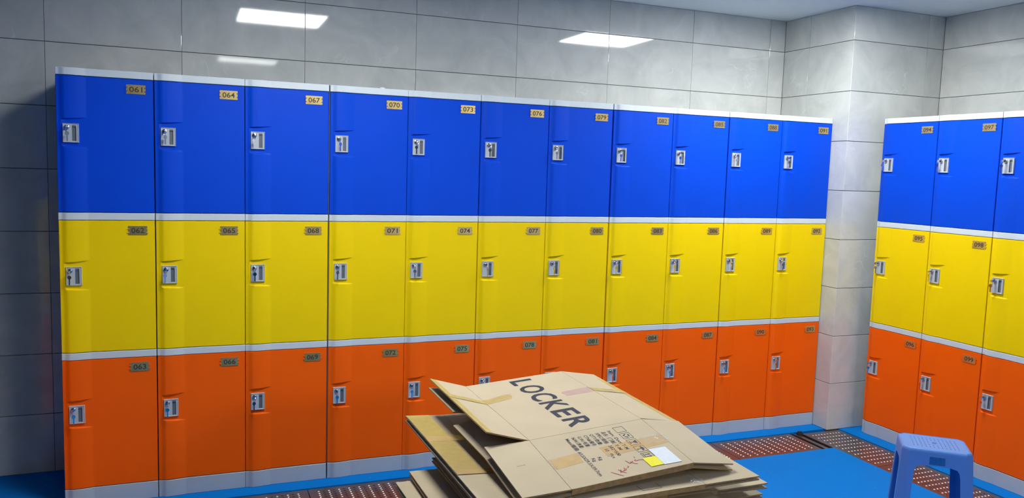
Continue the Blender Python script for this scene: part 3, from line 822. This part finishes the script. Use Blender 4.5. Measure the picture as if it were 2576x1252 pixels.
# ------------------------------------------------------------------ stool
def stool(cx, cy, rz, zt=0.45):
    t = empty('plastic_stool', (cx, cy, 0), rz)
    tag(t, 'periwinkle blue plastic stool with a slotted seat, standing on the blue floor', 'stool')
    hx, hy, ch = 0.131, 0.108, 0.026          # half sizes of the seat, corner chamfer
    spread = 0.030
    def off(z): return spread * (zt - z) / zt
    NS = 9                                     # points per side between the chamfers
    def side_cols(half):                       # positions along a side and their opening height
        a = half - ch; o = half - 0.047
        return [(-a, None), (-o, 0.0), (-o + 0.001, 0.345), (-o * 0.95, 0.366), (-o * 0.86, 0.379), (-o * 0.6, 0.385), (0, 0.386),
                (o * 0.6, 0.385), (o * 0.86, 0.379), (o * 0.95, 0.366), (o - 0.001, 0.345), (o, 0.0), (a, None)]
    def pt(side, s, z, inset=0.0):
        e = off(z) - inset
        half = hx if side in (0, 2) else hy
        k = 1 + off(z) / (half * 1.0)
        dist = (hy if side in (0, 2) else hx) + e
        s2 = s * k if abs(s) > 0 else 0
        if side == 0: return Vector((s2, -dist, z))
        if side == 1: return Vector((dist, s2, z))
        if side == 2: return Vector((-s2, dist, z))
        return Vector((-dist, -s2, z))
    top = zt - 0.012; split = 0.30
    ap = MB()
    legs = []
    for side in range(4):
        cols = side_cols(hx if side in (0, 2) else hy)
        for (s0, h0), (s1, h1) in zip(cols[:-1], cols[1:]):
            if h0 is None or h1 is None: a0 = a1 = split
            elif h0 == 0.0 or h1 == 0.0: continue
            else: a0, a1 = h0, h1
            ap.quad(pt(side, s0, a0), pt(side, s1, a1), pt(side, s1, top), pt(side, s0, top))
        # piece beside the opening between the split and the arch start
        o = cols[1][0]
        for (sa, sb) in ((cols[1][0], cols[2][0]), (cols[10][0], cols[11][0])):
            ap.quad(pt(side, sa, split if sa in (cols[1][0], cols[11][0]) else 0.345), pt(side, sb, 0.345 if sb in (cols[2][0], cols[10][0]) else split), pt(side, sb, top), pt(side, sa, top))
    for side in range(4):
        nxt = (side + 1) % 4
        ca = side_cols(hx if side in (0, 2) else hy)[-1][0]; cb_ = side_cols(hx if nxt in (0, 2) else hy)[0][0]
        p = lambda z: (pt(side, ca, z), pt(nxt, cb_, z))
        a, b_ = p(split); c, d = p(top); ap.quad(a, b_, d, c)
        L = MB(); ia = side_cols(hx if side in (0, 2) else hy)[-2][0]; ib = side_cols(hx if nxt in (0, 2) else hy)[1][0]
        for z0, z1 in ((0.0, 0.1), (0.1, 0.2), (0.2, split)):
            nar = lambda z: 0.004 * (1 - z / split)
            A0, A1 = pt(side, ia + nar(z0), z0), pt(side, ia + nar(z1), z1); B0, B1 = pt(side, ca, z0), pt(side, ca, z1)
            C0, C1 = pt(nxt, cb_, z0), pt(nxt, cb_, z1); D0, D1 = pt(nxt, ib - nar(z0), z0), pt(nxt, ib - nar(z1), z1)
            L.quad(A0, B0, B1, A1); L.quad(B0, C0, C1, B1); L.quad(C0, D0, D1, C1)
        lo = L.build('leg', M_STOOL, t, merge=True); lo.data.shade_flat()
        md = lo.modifiers.new('wall', 'SOLIDIFY'); md.thickness = 0.004; md.offset = 0 
    # rounded shoulder up to the seat
    ringpts = lambda z, ins: [p for side in range(4) for p in (pt(side, -( (hx if side in (0, 2) else hy) - ch) , z, ins), pt(side, (hx if side in (0, 2) else hy) - ch, z, ins))]
    a = ringpts(top, 0.0); prev = a
    for zz_, ins in ((zt - 0.006, 0.0015), (zt - 0.0022, 0.0045), (zt, 0.009)):
        cur = ringpts(zz_, ins)
        for k in range(8):
            j = (k + 1) % 8; ap.quad(prev[k], prev[j], cur[j], cur[k])
        prev = cur
    ao = ap.build('apron', M_STOOL, t, merge=True); ao.data.shade_flat()
    md = ao.modifiers.new('wall', 'SOLIDIFY'); md.thickness = 0.004; md.offset = 0
    # seat panel with real slots
    s = MB(); X = hx - 0.012; Y = hy - 0.012
    out = [tuple(p) for p in prev]
    gx = [-0.085 + 0.0155 * k for k in range(12)]
    gy = [(-0.068, -0.052), (-0.045, -0.027), (-0.020, -0.003), (0.003, 0.020), (0.027, 0.045), (0.052, 0.068)]
    xs = sorted({-0.095, 0.095} | {x - 0.0015 for x in gx} | {x + 0.0015 for x in gx}); ys = sorted({-0.075, 0.075} | {v for g_ in gy for v in g_})
    for i in range(len(xs) - 1):
        for j in range(len(ys) - 1):
            xm, ym = (xs[i] + xs[i + 1]) / 2, (ys[j] + ys[j + 1]) / 2
            slot = any(abs(xm - g_) < 0.001 for g_ in gx) and any(a_ < ym < c_ for a_, c_ in gy) and math.hypot(xm, ym) > 0.018
            z_ = zt - 0.0018 if slot else zt
            q = [(xs[i], ys[j]), (xs[i + 1], ys[j]), (xs[i + 1], ys[j + 1]), (xs[i], ys[j + 1])]
            s.quad(*[(x, y, z_) for x, y in q])
            if slot:
                for k in range(4):
                    p0, p1 = q[k], q[(k + 1) % 4]; s.quad((*p0, zt), (*p1, zt), (*p1, z_), (*p0, z_))
    # border of the seat, from the slotted field to the shoulder
    inn = [(-0.095, -0.075), (0.095, -0.075), (0.095, 0.075), (-0.095, 0.075)]
    for side in range(4):
        a_, b_ = out[2 * side], out[2 * side + 1]; c, d = inn[side], inn[(side + 1) % 4]
        s.quad(a_, b_, (*d, zt), (*c, zt))
        s.quad(b_, out[(2 * side + 2) % 8], (*d, zt))
    seat = s.build('seat', M_STOOL, t, merge=True)
    hb = MB(); hb.ring((0, 0, zt + 0.0002), (0, 0, 1), 0.0085, 0.0014, 20, 6); hb.tube((0, 0, zt - 0.001), (0, 0, zt + 0.0004), 0.0055, None, 14)
    hb.build('centre_hole', M_STOOLD, seat)
    # sticker on the apron
    k = MB(); z0, z1 = 0.392, 0.424
    pts = [pt(0, sx, zz_, -0.0032) for sx, zz_ in ((-0.030, z0), (0.027, z0), (0.027, z1), (-0.030, z1))]
    k.quad(*pts); k.quad(*[p + Vector((0, 0.002, 0)) for p in reversed(pts)])
    k.build('sticker', M_TEAL, t)
    return t
stool(3.484, -1.500, math.atan2(-0.172, 0.198))

# ------------------------------------------------------------------ small things
def scrap(x, y, z, s, label, seed):
    rnd = random.Random(seed); bm = bmesh.new(); bmesh.ops.create_icosphere(bm, subdivisions=2, radius=s)
    for v in bm.verts:
        k = rnd.uniform(0.55, 1.15); v.co = Vector((v.co.x * k * 1.5, v.co.y * k, max(v.co.z * k * 0.7, -s * 0.35)))
    me = bpy.data.meshes.new('crumpled_paper'); bm.to_mesh(me); bm.free(); me.materials.append(M_PAPER)
    o = link('crumpled_paper', me); o.location = (x, y, z + s * 0.35); tag(o, label, 'paper')
scrap(1.415, 0.06, Z0 + 3 * H, 0.010, 'tiny crumpled white paper scrap on top of the blue locker 070', 4)
